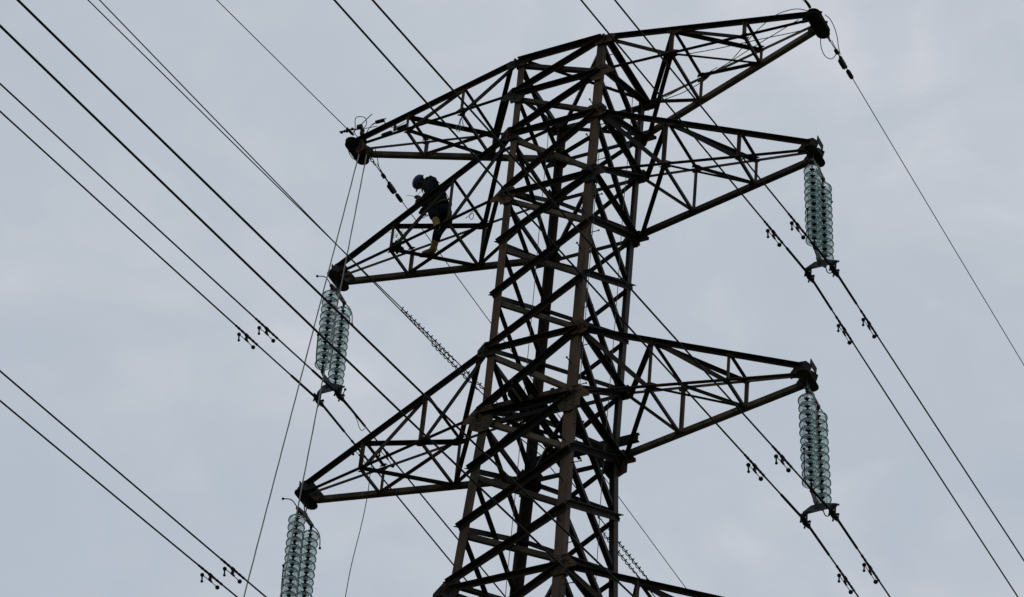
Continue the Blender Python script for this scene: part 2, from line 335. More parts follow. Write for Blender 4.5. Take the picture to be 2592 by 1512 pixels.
# ---- arms
ARM = {0: (0, 1, 5.45739, 9.7459), 1: (2, 3, 5.46932, 5.81613), 2: (6, 7, 5.47394, -.06694), 3: (10, 11, 5.47, -5.95)}
T1, T2, YT, SP, SP1, XT = .33737, .6868, .1377, .2623, .2024, .1336
def anode(a, s, k):
    up = k[0] in 'UF'; near = k[0] in 'UL'; sy = -1 if near else 1
    zr = LV[ARM[a][0 if up else 1]]; w_ = wid(zr)
    zt = ARM[a][3] + ((SP1 * (0 if up else -1)) if a == 0 else SP * (1 if up else 0))
    r = V(s * w_, sy * w_ * ASP, zr); t_ = V(s * (ARM[a][2] - XT), sy * YT, zt)
    f = {0: 0, 1: T1, 2: T2, 3: 1, 8: .045, 9: .30}[int(k[1])]
    return r + (t_ - r) * f
for a in range(4):
    for s in (-1, 1):
        arm = bpy.data.objects.new('cross_arm', None); C.objects.link(arm); arm.parent = tower; arm.location = V(s * wid(LV[ARM[a][1]]), 0, LV[ARM[a][1]]) - inv
        arm.empty_display_size = .1
        aoff = -(arm.location + inv)
        def al(name, bm, m):
            o = link(name, bm, m, arm); o.location = aoff; return o
        def ab(p, q, b, fa, fb, m=M_steel, name='brace', t=.007, sh=None):
            bm = bmesh.new()
            if sh is not None: p = p + sh; q = q + sh
            angle_bar(bm, p, q, b, t, fa, fb); return al(name, bm, m)
        # chords
        for k, fa, fb, b, cm in (('U', -Z, -Y, .080, M_steel), ('L', Z, -Y, .060, M_steel), ('F', -Z, Y, .052, M_flat), ('G', Z, Y, .092, M_flat)):
            r0, r1 = anode(a, s, k + '0'), anode(a, s, k + '3'); d = (r1 - r0).normalized()
            ab(r0 + d * (.10 if k == 'U' else .02) , r1 + d * .05, b, fa, fb, cm, 'chord', .009)
            if k == 'U':                   # spliced end near the leg
                pass
        nz = {'near': Vector((0, -1, 0)), 'far': Vector((0, 1, 0))}
        def br(k1, k2, pl, b=.060, out_=True, m=M_steel):
            p, q = anode(a, s, k1), anode(a, s, k2); d = (q - p).normalized()
            nrm = {'n': -Y, 'f': Y, 't': Z, 'b': -Z}[pl]
            inpl = d.cross(nrm)
            if (inpl.z > 0 if pl in 'nf' else inpl.y > 0): inpl = -inpl
            sg = 1 if out_ else -1
            bm = bmesh.new(); o_ = nrm * (.003 if out_ else -.011)
            angle_bar(bm, p - inpl * b * .5 + o_, q - inpl * b * .5 + o_, b, .007, inpl, nrm * sg)
            for e_, s2 in ((p, 1), (q, -1)):
                for kk in range(2): hexbolt(bm, e_ + d * s2 * (.05 + .05 * kk) + nrm * .010, nrm, .011, .010)
            al('brace', bm, m)
        for pl, u, l in (('n', 'U', 'L'), ('f', 'F', 'G')):
            fb_ = .078 if pl == 'n' else .046; fm = M_steel if pl == 'n' else M_flat
            br(u + '0', l + '1', pl, fb_, False, fm); br(u + '1', l + '1', pl, .060, True, M_flat)
            br(u + '1', l + '2', pl, fb_, False, fm); br(u + '2', l + '2', pl, .055, True, M_flat)
        for pl, u, f in (('t', 'U', 'F'), ('b', 'L', 'G')):
            br(u + '1', f + '1', pl, .060 if pl == 't' else .068, True); br(u + '2', f + '2', pl, .060 if pl == 't' else .068, True)
            if s > 0: br(u + '1', f + '8', pl, .080, False); br(u + '1', f + '2', pl, .060 if pl == 't' else .045, False)
            else: br(u + '8', f + '1', pl, .080, False); br(u + '2', f + '1', pl, .066 if pl == 't' else .088, False)
        # node gussets
        for k, wd in (('U1', .12), ('L1', .105), ('F1', .11), ('G1', .11), ('U2', .075), ('L2', .075), ('F2', .075), ('G2', .075)):
            c = anode(a, s, k); nrm = -Y if k[0] in 'UL' else Y; sgn = -1 if k[0] in 'UF' else 1
            d = (anode(a, s, k[0] + '3') - anode(a, s, k[0] + '0')).normalized(); e2 = Z * sgn
            bm = bmesh.new(); pts = [c + nrm * .012 + d * x_ * wd + e2 * y_ * wd for x_, y_ in ((-1.1, .05), (-.7, .85), (.3, .95), (1.2, .55), (1.4, .05))]
            prism(bm, pts, nrm * .008)
            for x_, y_ in ((-.6, .2), (-.2, .2), (.5, .2), (.9, .2), (-.1, .7)): hexbolt(bm, c + nrm * .020 + d * x_ * wd + e2 * y_ * wd, nrm, .012, .012)
            al('gusset_plate', bm, M_gus)
            bm = bmesh.new(); nz_ = Z if k[0] in 'UF' else -Z; e2 = Y * (1 if k[0] in 'UL' else -1)
            pts = [c + nz_ * .012 + d * x_ * wd + e2 * y_ * wd for x_, y_ in ((-.9, .05), (-.5, .6), (.4, .6), (.9, .25), (1.0, .05))]
            prism(bm, pts, nz_ * .008); al('gusset_plate', bm, M_gus)
        # tip: long round-ended horizontal plate along the line, with upright webs
        L_, zt = ARM[a][2], ARM[a][3]
        cx = s * (L_ - .02); zc = zt - (SP1 + .04 if a == 0 else .05)
        bm = bmesh.new(); hw = .135 * (1.1 if a == 0 else 1); hl = .22 * (1.2 if a == 0 else 1); pts = []
        for k in range(12): th = -math.pi + math.pi * k / 11; pts.append(V(cx + hw * math.cos(th), -hl + hw * math.sin(th), zc))
        for k in range(12): th = math.pi * k / 11; pts.append(V(cx + hw * math.cos(th), hl + hw * math.sin(th), zc))
        prism(bm, pts, Z * .014)
        for yy in (-.29, -.21, .21, .29): hexbolt(bm, V(cx - .03, yy, zc) + Vector((0, 0, -.004)), -Z, .012, .010)
        al('tip_plate', bm, M_steel)
        top = zt + (.06 if a == 0 else SP + .06)
        if a == 0:
            bm = bmesh.new(); box(bm, V(cx, 0, zt + .05), X * (hw * S), Y * .01, Z * .001 + Z * .0); bm.free()
            bm = bmesh.new(); pts2 = [p + Z * .10 * S for p in pts]; prism(bm, pts2, Z * .012); al('tip_plate', bm, M_steel)
        for yy in (-.155, .155):
            bm = bmesh.new()
            prism(bm, [V(cx - s * .30, yy, zc + .03), V(cx + s * .10, yy, zc + .02), V(cx + s * .15, yy, zc + .22), V(cx + s * .02, yy, top), V(cx - s * .14, yy, top + .01), V(cx - s * .30, yy, zc + .16)], Y * .010)
            for bx, bz in ((-.22, .08), (-.12, .08), (-.1, .2), (.0, .12)): hexbolt(bm, V(cx + s * bx, yy, zc + bz), -Y, .012, .012)
            al('web_plate', bm, M_steel)
        if a:
            bm = bmesh.new(); prism(bm, [V(cx + s * .10, -.15, top - .12), V(cx + s * .10, .15, top - .12), V(cx + s * .11, .15, top + .02), V(cx + s * .11, -.15, top + .03)], X * s * .012); al('end_plate', bm, M_steel)
        if a in (1, 2) and s < 0 or a == 2:
            bm = bmesh.new(); p, q = anode(a, s, 'G9'), anode(a, s, 'U2')
            bm.free()

# ------------------------------------------------------------------ insulator strings
DP = [(.040, .072), (.072, .068), (.105, .055), (.132, .038), (.145, .018), (.147, -.004), (.144, -.018), (.139, -.018), (.136, .000), (.129, .018), (.116, .028),
      (.108, .026), (.106, .000), (.100, .000), (.098, .030), (.080, .037), (.077, .034), (.075, .006), (.069, .006), (.067, .040), (.054, .046), (.040, .048)]
CP = [(0, .155), (.020, .155), (.030, .135), (.036, .125), (.041, .100), (.043, .066), (.038, .050), (.031, .028), (.022, .022), (.012, .010), (.012, -.015), (.020, -.022), (.020, -.032), (0, -.034)]
bm = bmesh.new(); lathe(bm, DP, n=40); bmesh.ops.recalc_face_normals(bm, faces=bm.faces)
ME_disc = bpy.data.meshes.new('glass_disc'); bm.to_mesh(ME_disc); bm.free(); ME_disc.materials.append(M_glass)
bm = bmesh.new(); lathe(bm, CP, n=16, closed=False); bmesh.ops.recalc_face_normals(bm, faces=bm.faces)
ME_cap = bpy.data.meshes.new('metal_cap'); bm.to_mesh(ME_cap); bm.free(); ME_cap.materials.append(M_dark)
for me in (ME_disc, ME_cap):
    for p in me.polygons: p.use_smooth = True

def horn(pts, root, ballend=True, r=.009, m=M_dark, name='arcing_horn'):
    bm = bmesh.new(); tube(bm, spline(pts, 5), r, 8)
    if ballend: ball(bm, Vector(pts[-1]), .024)
    link(name, bm, m, root, True)
def insulators(label, tip, top, bot, cl0, cl1, ndisc=11):
    """tip: arm end; top / bot: mid points between the two strings; cl0, cl1: conductor points"""
    T = V(*tip); root = thing('insulator_set', label, 'insulator', T, 'double glass insulator strings under the arms')
    def rl(name, bm, m, smooth=False): return link(name, bm, m, root, smooth)
    t_, b_ = V(*top) - T, V(*bot) - T; c0, c1 = V(*cl0) - T, V(*cl1) - T
    hy = .28 * S
    ax = (t_ - b_).normalized()
    # hanging links from the plate
    bm = bmesh.new(); z0 = Z * (-.05 * S)
    for yy in (-.05, .05):
        tube(bm, spline([z0 + Y * yy, z0 + Y * yy * 1.1 - Z * .08, t_ * .5 + Y * yy * .4 - Z * .02, t_ + Z * .20], 4), .010, 8)
        hexbolt(bm, z0 + Y * yy, -Z, .020, .02)
    box(bm, t_ + Z * .19, X * .016, Y * .05, Z * .035)
    rl('hanger', bm, M_hard)
    # upper yoke bar along the line
    yb = t_ + Z * .135
    bm = bmesh.new()
    for sx in (-.022, .012):
        prism(bm, [yb + X * sx + Y * (-hy - .05) - Z * .03, yb + X * sx + Y * (hy + .05) - Z * .03, yb + X * sx + Y * (hy + .05) + Z * .02, yb + X * sx + Y * .07 + Z * .055, yb + X * sx - Y * .07 + Z * .055, yb + X * sx - Y * (hy + .05) + Z * .02], X * .010)
    for yy in (-hy, -hy * .5, 0, hy * .5, hy): hexbolt(bm, yb + Y * yy + X * .022, X, .015, .012); hexbolt(bm, yb + Y * yy - X * .022, -X, .015, .012)
    rl('upper_yoke', bm, M_hard)
    for s in (-1, 1):
        bm = bmesh.new(); p = yb + Y * hy * s
        tube(bm, [p + Z * .01, p - Z * .06, p - Z * .10], [.016, .014, .019], 10); ball(bm, p - Z * .055, .026); rl('ball_link', bm, M_dark, True)
        for k in range(ndisc):
            f = (k + .5) / ndisc
            c = t_ + (b_ - t_) * f + Y * hy * s + Vector((math.sin(k * 1.7 + s) * .004, math.cos(k * 2.3) * .004, 0)) - ax * .02
            q = ax.to_track_quat('Z', 'X')
            for me, nm in ((ME_disc, 'glass_disc'), (ME_cap, 'metal_cap')):
                o = bpy.data.objects.new(nm, me); C.objects.link(o); o.parent = root; o.location = c; o.rotation_mode = 'QUATERNION'; o.rotation_quaternion = q
        bm = bmesh.new(); p = b_ + Y * hy * s
        tube(bm, [p + Z * .04, p - Z * .05, p - Z * .10], [.018, .024, .014], 10); box(bm, p - Z * .09, X * .020, Y * .022, Z * .04)
        rl('socket_clevis', bm, M_dark)
    # lower plate along the line
    lb = b_ - Z * .11
    mid = (c0 + c1) / 2
    bm = bmesh.new()
    prism(bm, [lb + Y * (-hy - .04) + Z * .02 - X * .006, lb + Y * (hy + .04) + Z * .02 - X * .006, lb + Y * (hy + .02) - Z * .04 - X * .006, lb + Y * .05 - Z * .15 - X * .006, lb - Y * .05 - Z * .15 - X * .006, lb - Y * (hy + .02) - Z * .04 - X * .006], X * .012)
    for yy in (-hy, 0, hy): hexbolt(bm, lb + Y * yy * .95 - Z * (.0 if yy else .10) + X * .006, X, .018, .018)
    rl('lower_yoke', bm, M_hard)
    # cross yoke carrying the twin conductors
    hang = .16
    yx0, yx1 = Vector((c0.x, lb.y, c0.z + hang)), Vector((c1.x, lb.y, c1.z + hang)); cy = Vector((lb.x, lb.y, lb.z - .15))
    ext = (yx1 - yx0).normalized() * .05
    bm = bmesh.new(); n_ = Y * .012
    prism(bm, [yx0 - ext - Z * .03 - n_ / 2, yx0 - ext + Z * .03 - n_ / 2, cy - X * .09 + Z * .06 - n_ / 2, cy + X * .09 + Z * .06 - n_ / 2, yx1 + ext + Z * .03 - n_ / 2, yx1 + ext - Z * .03 - n_ / 2], n_)
    prism(bm, [cy + Y * -.03 - X * .03 - Z * .02, cy + Y * .03 - X * .03 - Z * .02, cy + Y * .03 - X * .03 + Z * .09, cy - Y * .03 - X * .03 + Z * .09], X * .06)
    for p in (yx0, yx1, cy): hexbolt(bm, p - n_ / 2, -Y, .020, .02); hexbolt(bm, p + n_ / 2, Y, .020, .02)
    rl('conductor_yoke', bm, M_hard)
    for p, c in ((yx0, c0), (yx1, c1)):
        bm = bmesh.new()
        for sx in (-.026, .014): box(bm, (p + c) / 2 + X * (sx + .006) + Z * .0, X * .006, Y * .028, Z * (hang / 2 + .02))
        bot_ = [(-.17, .004, .026), (-.12, -.004, .034), (-.05, -.022, .046), (0, -.028, .050), (.05, -.022, .046), (.12, -.008, .034), (.17, -.002, .026)]
        tube(bm, [c + Y * y_ + Z * z_ for y_, z_, r_ in bot_], [r_ for y_, z_, r_ in bot_], 10)
        for y_ in (-.08, .08):
            tube(bm, [c + Y * y_ - X * .045 - Z * .05, c + Y * y_ - X * .045 + Z * .06], .009, 6); tube(bm, [c + Y * y_ + X * .045 - Z * .05, c + Y * y_ + X * .045 + Z * .06], .009, 6)
            box(bm, c + Y * y_ + Z * .045, X * .055, Y * .02, Z * .007)
            hexbolt(bm, c + Y * y_ - X * .045 - Z * .05, -Z, .016, .018)
        tube(bm, [p - X * .05, p + X * .07], .011, 8); ball(bm, p + X * .07, .018)
        rl('suspension_clamp', bm, M_dark)
    # arcing horns
    e = yb
    horn([e - Y * (hy + .04), e - Y * (hy + .17) + Z * .02, e - Y * (hy + .24) + Z * .04 - X * .04, e - Y * (hy + .28) + Z * .05 - X * .15], root)
    horn([e + Y * (hy + .04), e + Y * (hy + .16) - Z * .0 + X * .02, e + Y * (hy + .24) - Z * .08 + X * .04, e + Y * (hy + .28) - Z * .30 + X * .05], root)
    horn([lb - Y * hy, lb - Y * (hy + .12) + Z * .04 - X * .02, lb - Y * (hy + .20) + Z * .15 - X * .03, lb - Y * (hy + .24) + Z * .66 - X * .04], root)
    horn([lb + Y * hy, lb + Y * (hy + .12) - Z * .05, lb + Y * (hy + .22) + Z * .02 + X * .03, lb + Y * (hy + .26) + Z * .16 + X * .05], root)
    return root
CL = {'2L': ((-5.501, 0, 2.50), (-5.015, 0, 2.504)), '2R': ((5.424, 0, 2.573), (5.945, 0, 2.56)), '3R': ((5.502, 0, -3.507), (6.066, 0, -3.484)),
      '3L': ((-5.501, 0, -3.483), (-5.015, 0, -3.479)), '4R': ((5.502, 0, -9.357), (6.066, 0, -9.334)), '4L': ((-5.501, 0, -9.35), (-5.015, 0, -9.35))}
insulators('double glass insulator string under the upper right arm, nearest the right edge', (5.45, 0, 5.81), (5.53, 0, 5.20), (5.63, 0, 3.13), *CL['2R'])
insulators('double glass insulator string under the lower right arm', (5.47, 0, -.07), (5.57, 0, -.73), (5.72, 0, -2.93), *CL['3R'])
insulators('double glass insulator string at the end of the upper left arm, crossed by two conductors', (-5.45, 0, 5.81), (-5.40, 0, 5.21), (-5.33, 0, 3.12), *CL['2L'])
insulators('double glass insulator string under the lower left arm, cut by the bottom edge', (-5.45, 0, -.07), (-5.42, 0, -.73), (-5.34, 0, -2.86), *CL['3L'])

# ------------------------------------------------------------------ conductors
KC = .0004 * S * 1.0
def curve_pt(A, p, sgn, s): return V(A[0] + p[0] * s, A[1] + sgn * s, A[2] + p[1] * s + KC * s * s)
def srange(a, b, far):
    o = []; s = a
    while s < b: o.append(s); s += .5 if s < 12 else 2 if s < 60 else 8
    o.append(b); return o
WN = {('2L', 0): (-.0222, -.1771), ('2L', 1): (-.0222, -.1771), ('3L', 0): (-.0204, -.1612), ('3L', 1): (-.0198, -.1552), ('2R', 0): (-.0225, -.1765), ('2R', 1): (-.0222, -.1745),
      ('3R', 0): (-.0208, -.1656), ('3R', 1): (-.0215, -.1708), ('4R', 0): (-.0205, -.1715), ('4R', 1): (-.0203, -.1766)}
WF = {('2L', 0): (.0249, -.0069), ('2L', 1): (.0259, -.0006), ('2R', 0): (.0246, -.0069), ('2R', 1): (.027, .0033), ('3R', 0): (.0253, -.004), ('3R', 1): (.023, -.0147),
      ('3L', 0): (.025, -.006), ('3L', 1): (.025, -.006), ('4R', 0): (.025, -.006), ('4R', 1): (.025, -.006)}
DN = {('2L', 0): 2.86, ('2L', 1): 2.9, ('3L', 0): 2.76, ('3L', 1): 2.76, ('2R', 0): 1.72, ('2R', 1): 1.78, ('3R', 0): 2.28, ('3R', 1): 2.34, ('4R', 0): 2.3, ('4R', 1): 2.3}
DF = {('2L', 0): 1.84, ('2L', 1): 2.08, ('2R', 0): 1.74, ('2R', 1): 1.74, ('3R', 0): 1.88, ('3R', 1): 1.74, ('3L', 0): 1.8, ('3L', 1): 1.8, ('4R', 0): 1.8, ('4R', 1): 1.8}
WL = {('2L', 0): 'left-hand wire of the twin conductor clamped under the upper left insulators', ('2L', 1): 'right-hand wire of the twin conductor clamped under the upper left insulators',
      ('3L', 0): 'lower of the two black wires crossing the bottom left corner', ('3L', 1): 'upper of the two black wires crossing the bottom left corner',
      ('2R', 0): 'left-hand wire of the twin conductor clamped under the upper right insulators', ('2R', 1): 'right-hand wire of the twin conductor clamped under the upper right insulators',
      ('3R', 0): 'left-hand wire of the twin conductor clamped under the lower right insulators', ('3R', 1): 'right-hand wire of the twin conductor clamped under the lower right insulators',
      ('4R', 0): 'lower of two black wires passing in front of the left insulators and tower foot', ('4R', 1): 'upper of two black wires passing in front of the left insulators and tower foot'}
def damper(parent, A, p, sgn, s, off):
    c = curve_pt(A, p, sgn, s); d = (curve_pt(A, p, sgn, s + .05) - c).normalized() * -sgn * -1
    if d.y > 0: d = -d
    hang = (Z * -1 + Y * 0); hang = (hang - d * hang.dot(d)).normalized()
    root = bpy.data.objects.new('vibration_damper', None); C.objects.link(root); root.parent = parent; root.location = c - off; root.empty_display_size = .05
    bm = bmesh.new(); box(bm, hang * .045, d * .022, hang * .055, hang.cross(d) * .014); tube(bm, [-d * .035, d * .035], .028, 10); hexbolt(bm, hang * .05 + hang.cross(d) * .014, hang.cross(d), .014, .014)
    tube(bm, [hang * .10 - d * .05, hang * .10 + d * .05], .016, 8); link('clamp', bm, M_dark, root)
    bm = bmesh.new(); tube(bm, [hang * .112 + d * .24, hang * .102, hang * .115 - d * .21], .0065, 6); link('messenger_rod', bm, M_dark, root)
    e = hang * .112 + d * .24; bm = bmesh.new(); ball(bm, e, .034); tube(bm, [e, e + hang * .07, e + hang * .09 + d * .0], [.016, .013, .013], 8); ball(bm, e + hang * .115, .024); link('weight', bm, M_dark, root, True)
    e = hang * .115 - d * .22; bm = bmesh.new(); ball(bm, e, .037); link('weight', bm, M_dark, root, True)
for key, pn in WN.items():
    A = CL[key[0]][key[1]]; pf = WF[key]
    root = thing('conductor', WL[key], 'power cable', V(*A), 'twin conductors of the power line')
    off = V(*A)
    pts = [curve_pt(A, pn, -1, s) for s in reversed(srange(.25, 230, 0))] + [V(*A)] + [curve_pt(A, pf, 1, s) for s in srange(.25, 300, 1)]
    bm = bmesh.new(); tube(bm, [p - off for p in pts], .0138, 8); link('stranded_cable', bm, M_wire, root, True)
    bm = bmesh.new(); tube(bm, [curve_pt(A, pn, -1, s) - off for s in (1.10, .8, .5, .2)] + [Z * .002] + [curve_pt(A, pf, 1, s) - off for s in (.2, .5, .8, 1.10)], .0215, 8); link('armour_rod', bm, M_dark, root, True)
    for pp, sg, dd in ((pn, -1, DN[key]), (pf, 1, DF[key])):
        damper(root, A, pp, sg, dd, off)
        bm = bmesh.new(); ss = [dd - .42 + .84 * k / 24 for k in range(25)]
        tube(bm, [curve_pt(A, pp, sg, s) - off for s in ss], [.0195 + .0025 * math.sin(k * 1.6) for k in range(25)], 8); link('armour_rod', bm, M_dark, root, True)

# ------------------------------------------------------------------ earth wires
def earth(label, A, pn, pf, sb, far_y):
    off = V(*A)
    root = thing('earth_wire', label, 'power cable', off, 'earth wires on the top arms')
    if pn:
        B = (A[0] - .02, -.36, A[2] + .02) if A[0] < 0 else (A[0], -.44, A[2] - .02)
        bm = bmesh.new(); tube(bm, [curve_pt(B, pn, -1, s) - off for s in srange(.1, 230, 0)], .0080, 6); link('stranded_cable', bm, M_wire, root, True)
        bm = bmesh.new(); tube(bm, [curve_pt(B, pn, -1, s) - off for s in (.02, .12, .2, .32)], [.018, .026, .024, .012], 8); tube(bm, [curve_pt(B, pn, -1, s) - off + Z * .03 for s in (.02, .3)], .008, 6); link('dead_end_clamp', bm, M_dark, root, True)
    s1 = sb[0]
    bm = bmesh.new(); tube(bm, [curve_pt(A, pf, 1, s) - off for s in srange(s1 - .1, 300, 0)], .0080, 6); link('stranded_cable', bm, M_wire, root, True)
    d = (curve_pt(A, pf, 1, 1) - off).normalized(); sx = X
    # chain links and extension straps
    bm = bmesh.new()
    for k in range(3):
        c = d * (.06 + .085 * k); e1 = sx if k % 2 else Z
        tube(bm, [c + (d * math.cos(t) * .05 + e1 * math.sin(t) * .026) for t in [i * math.pi / 6 for i in range(13)]], .009, 6)
    link('chain_link', bm, M_dark, root, True)
    bm = bmesh.new(); e = d * .30; f = d * (s1 * S - .04)
    tube(bm, [e, (e + f) / 2 + Z * .004, f], [.009, .008, .012], 8); tube(bm, [e + Z * .05 + sx * .01, (e + f) / 2 + Z * .035, f + Z * .015], .007, 6); box(bm, (e + f) / 2, d * .05, sx * .03, Z * .02)
    link('strain_strap', bm, M_dark, root, True)
    for k, s in enumerate(sb):
        c = curve_pt(A, pf, 1, s) - off
        bm = bmesh.new(); L_ = .115 if k == 0 else .105
        cc = c + (Z * -.03 - sx * .02 if k == 0 else Z * -.012)
        prof = [(0, -L_), (.027, -L_), (.038, -L_ + .02), (.040, 0), (.038, L_ - .02), (.027, L_), (0, L_)]
        lathe(bm, prof, cc, d, 12, False)
        if k == 0:
            for j in range(4): tube(bm, [c + d * (-.09 + .05 * j) - Z * .01, c + d * (-.08 + .05 * j) + Z * .06 + sx * .015], .007, 6)
            box(bm, c + Z * .01, d * .14, sx * .022, Z * .022)
        link('wire_clamp' if k == 0 else 'damper_weight', bm, M_dark, root)
    return root
earth('thin earth wire tied off at the top left arm tip, passing behind the tower', (-5.33, .30, 9.66), (-.0252, -.1976), (.016, -.011), (1.12, 1.46), 1)
earth('thin earth wire tied off at the top right arm tip, crossing open sky', (5.45, .30, 9.62), (-.022, -.17), (.0262, -.016), (1.0, 1.36), 1)

# service cables with spiral dampers, passing through the tower
def spiral(root, A, p, sgn, s0, s1, off, side=1):
    n = int(abs(s1 - s0) / .155); pts = []
    for i in range(n * 10 + 1):
        s = s0 + (s1 - s0) * i / (n * 10); f = i / (n * 10); r = .034 * (1 if f < .72 else 1 - (f - .72) / .28 * .6) / 1.0
        c = curve_pt(A, p, sgn, s) - off; th = 2 * math.pi * i / 10
        pts.append(c + X * math.cos(th) * r * .9 + Z * math.sin(th) * r)
    bm = bmesh.new(); tube(bm, pts, .0085, 6); link('spiral_damper', bm, M_dark, root, True)
A1, A2 = (-1.538, .3, 1.675), (-.815, -.7, .365); B1, B2 = (-.66, 1.1, .691), (-.811, 1.1, .643)
for lab, A, pn, B, pf, sp, sq in (('thin cable with the longest spiral damper, upper of the pair entering the tower', A1, (-.0321, -.1644), B1, (.0275, .0114), ((3.75, 1.6), (1.25, .10)), ((1.5, 2.5), (3.2, 4.78))),
                          ('thin cable with grey spiral damper, lower of the pair entering the tower', A2, (-.0267, -.1435), B2, (.0297, .0208), ((2.75, .85),), ((2.94, 4.62),))):
    off = V(*A); root = thing('service_cable', lab, 'cable', off, 'pair of thin cables with spiral dampers')
    pts = [curve_pt(A, pn, -1, s) - off for s in reversed(srange(.05, 230, 0))] + [V(*A) * .6 + V(*B) * .4 - off - Z * .12] + [curve_pt(B, pf, 1, s) - off for s in srange(.05, 300, 0)]
    bm = bmesh.new(); tube(bm, pts, .0088, 6); link('cable', bm, M_wire, root, True)
    for a, b in sp: spiral(root, A, pn, -1, a, b, off)
    for a, b in sq: spiral(root, B, pf, 1, a, b, off)

# ------------------------------------------------------------------ loose wires at the top arm tips
def cord(name, label, cat, pts, r, m, group=None, smoothk=5, tw=0):
    pts = [V(*p) for p in pts]; o0 = pts[0]; P = spline(pts, smoothk) if len(pts) > 2 else pts
    if len(pts) == 2: P = [pts[0].lerp(pts[1], i / 30) for i in range(31)]
    bm = bmesh.new(); tube(bm, [p - o0 for p in P], r, 7); o = link(name, bm, m, None, True); o.location = o0
    return tag(o, label, cat, group)
lp = 'loose wire ends at the top arm tips'
cord('jumper_wire', 'tall loop of stiff wire standing up from the top left arm tip', 'wire', [(-5.291, -.3, 9.67), (-5.39, -.28, 9.839), (-5.417, -.26, 10.081), (-5.456, -.24, 10.289), (-5.443, -.22, 10.391), (-5.357, -.2, 10.395), (-5.249, -.18, 10.347), (-5.204, -.16, 10.215), (-5.233, -.14, 10.106), (-5.348, -.12, 10.104), (-5.56, -.1, 10.174)], .0075, M_wire, lp)
cord('jumper_wire', 'low arch of wire over the top left arm beside its tip', 'wire', [(-5.139, -.2, 9.844), (-5.056, -.217, 9.957), (-4.944, -.233, 10.031), (-4.806, -.25, 10.014), (-4.677, -.267, 9.944), (-4.639, -.283, 9.892), (-4.65, -.3, 9.852)], .0075, M_wire, lp)
cord('jumper_wire', 'straight wire lying from the top left tip towards the clamp on its arm', 'wire', [(-5.60, -.36, 9.95), (-5.444, -.4, 9.848), (-5.278, -.425, 9.773), (-5.082, -.45, 9.709), (-4.872, -.475, 9.66), (-4.695, -.5, 9.617)], .007, M_wire, lp)
cord('jumper_wire', 'wire loop hanging below the top left arm tip', 'wire', [(-5.705, 0, 9.881), (-5.702, .05, 9.709), (-5.665, .1, 9.585), (-5.592, .15, 9.497), (-5.521, .2, 9.492), (-5.449, .25, 9.547), (-5.445, .3, 9.628)], .0075, M_wire, lp)
cord('jumper_wire', 'slack wire from the top left tip down to the clamp above the worker', 'wire', [(-5.185, .3, 9.815), (-5.271, .575, 9.822), (-5.348, .85, 9.76), (-5.33, 1.125, 9.69), (-5.31, 1.38, 9.66)], .0075, M_wire, lp)
cord('jumper_wire', 'broad arch of wire leaving the top right arm tip to the left', 'wire', [(5.35, -.3, 9.674), (5.101, -.217, 9.907), (4.827, -.133, 10.059), (4.45, -.05, 10.097), (3.976, .033, 9.846), (3.635, .117, 9.547), (3.344, .2, 9.334)], .0075, M_wire, lp)
cord('earthing_lead', 'long slack lead running back inside the top right arm towards the tower', 'wire', [(4.989, 0, 9.843), (4.474, .111, 9.756), (3.904, .222, 9.652), (3.28, .333, 9.496), (2.888, .444, 9.463), (2.603, .556, 9.39), (2.075, .667, 9.332), (1.591, .778, 9.395), (.943, .889, 9.409), (.456, 1.0, 9.4)], .0075, M_wire, lp)
cord('earthing_lead', 'taut thin lead from the top right tip to the middle joint of that arm', 'wire', [(5.38, -.1, 9.4), (5.045, -.225, 9.25), (4.16, -.35, 9.198), (3.376, -.475, 9.124), (2.639, -.6, 9.084)], .0075, M_wire, lp)
cord('earthing_lead', 'thin lead crossing low inside the top right arm near the tower body', 'wire', [(3.08, .2, 9.307), (2.382, .4, 9.256), (1.653, .7, 9.371)], .0065, M_wire, lp)
cord('jumper_wire', 'round wire loop hanging below the top right arm tip', 'wire', [(5.405, .2, 9.556), (5.345, .367, 9.401), (5.31, .533, 9.331), (5.323, .7, 9.292), (5.376, .867, 9.348), (5.415, .95, 9.47), (5.43, 1.0, 9.59)], .0075, M_wire, lp)
cord('jumper_wire', 'bowed wire on the outer side of the top right arm tip', 'wire', [(5.58, 0, 9.773), (5.60, .25, 9.86), (5.60, .5, 9.83), (5.58, .7, 9.75), (5.53, .9, 9.68), (5.50, 1.08, 9.62)], .0075, M_wire, lp)
cord('jumper_wire', 'short curved wire rising off the top edge beside the top right arm tip', 'wire', [(5.286, -.5, 9.845), (5.33, -.42, 9.80), (5.36, -.3, 9.74)], .0075, M_wire, lp)
cord('tie_wire', 'short loose wire end curling off the right wire below the upper left insulators', 'wire', [(-5.10, .25, 2.58), (-5.07, .45, 2.56), (-5.013, .65, 2.495), (-5.003, .8, 2.427), (-4.995, .9, 2.322), (-4.95, .95, 2.257), (-4.914, 1.0, 2.346)], .006, M_wire)
cord('wire_offcut', 'small curl of wire hooked on the upper left arm right of the worker', 'wire', [(-1.853, -.6, 6.144), (-1.931, -.6, 6.137), (-2.009, -.6, 6.131), (-2.069, -.58, 6.07), (-2.048, -.55, 5.984), (-1.995, -.55, 5.983), (-1.979, -.6, 6.089), (-2.126, -.62, 5.977)], .006, M_dark)
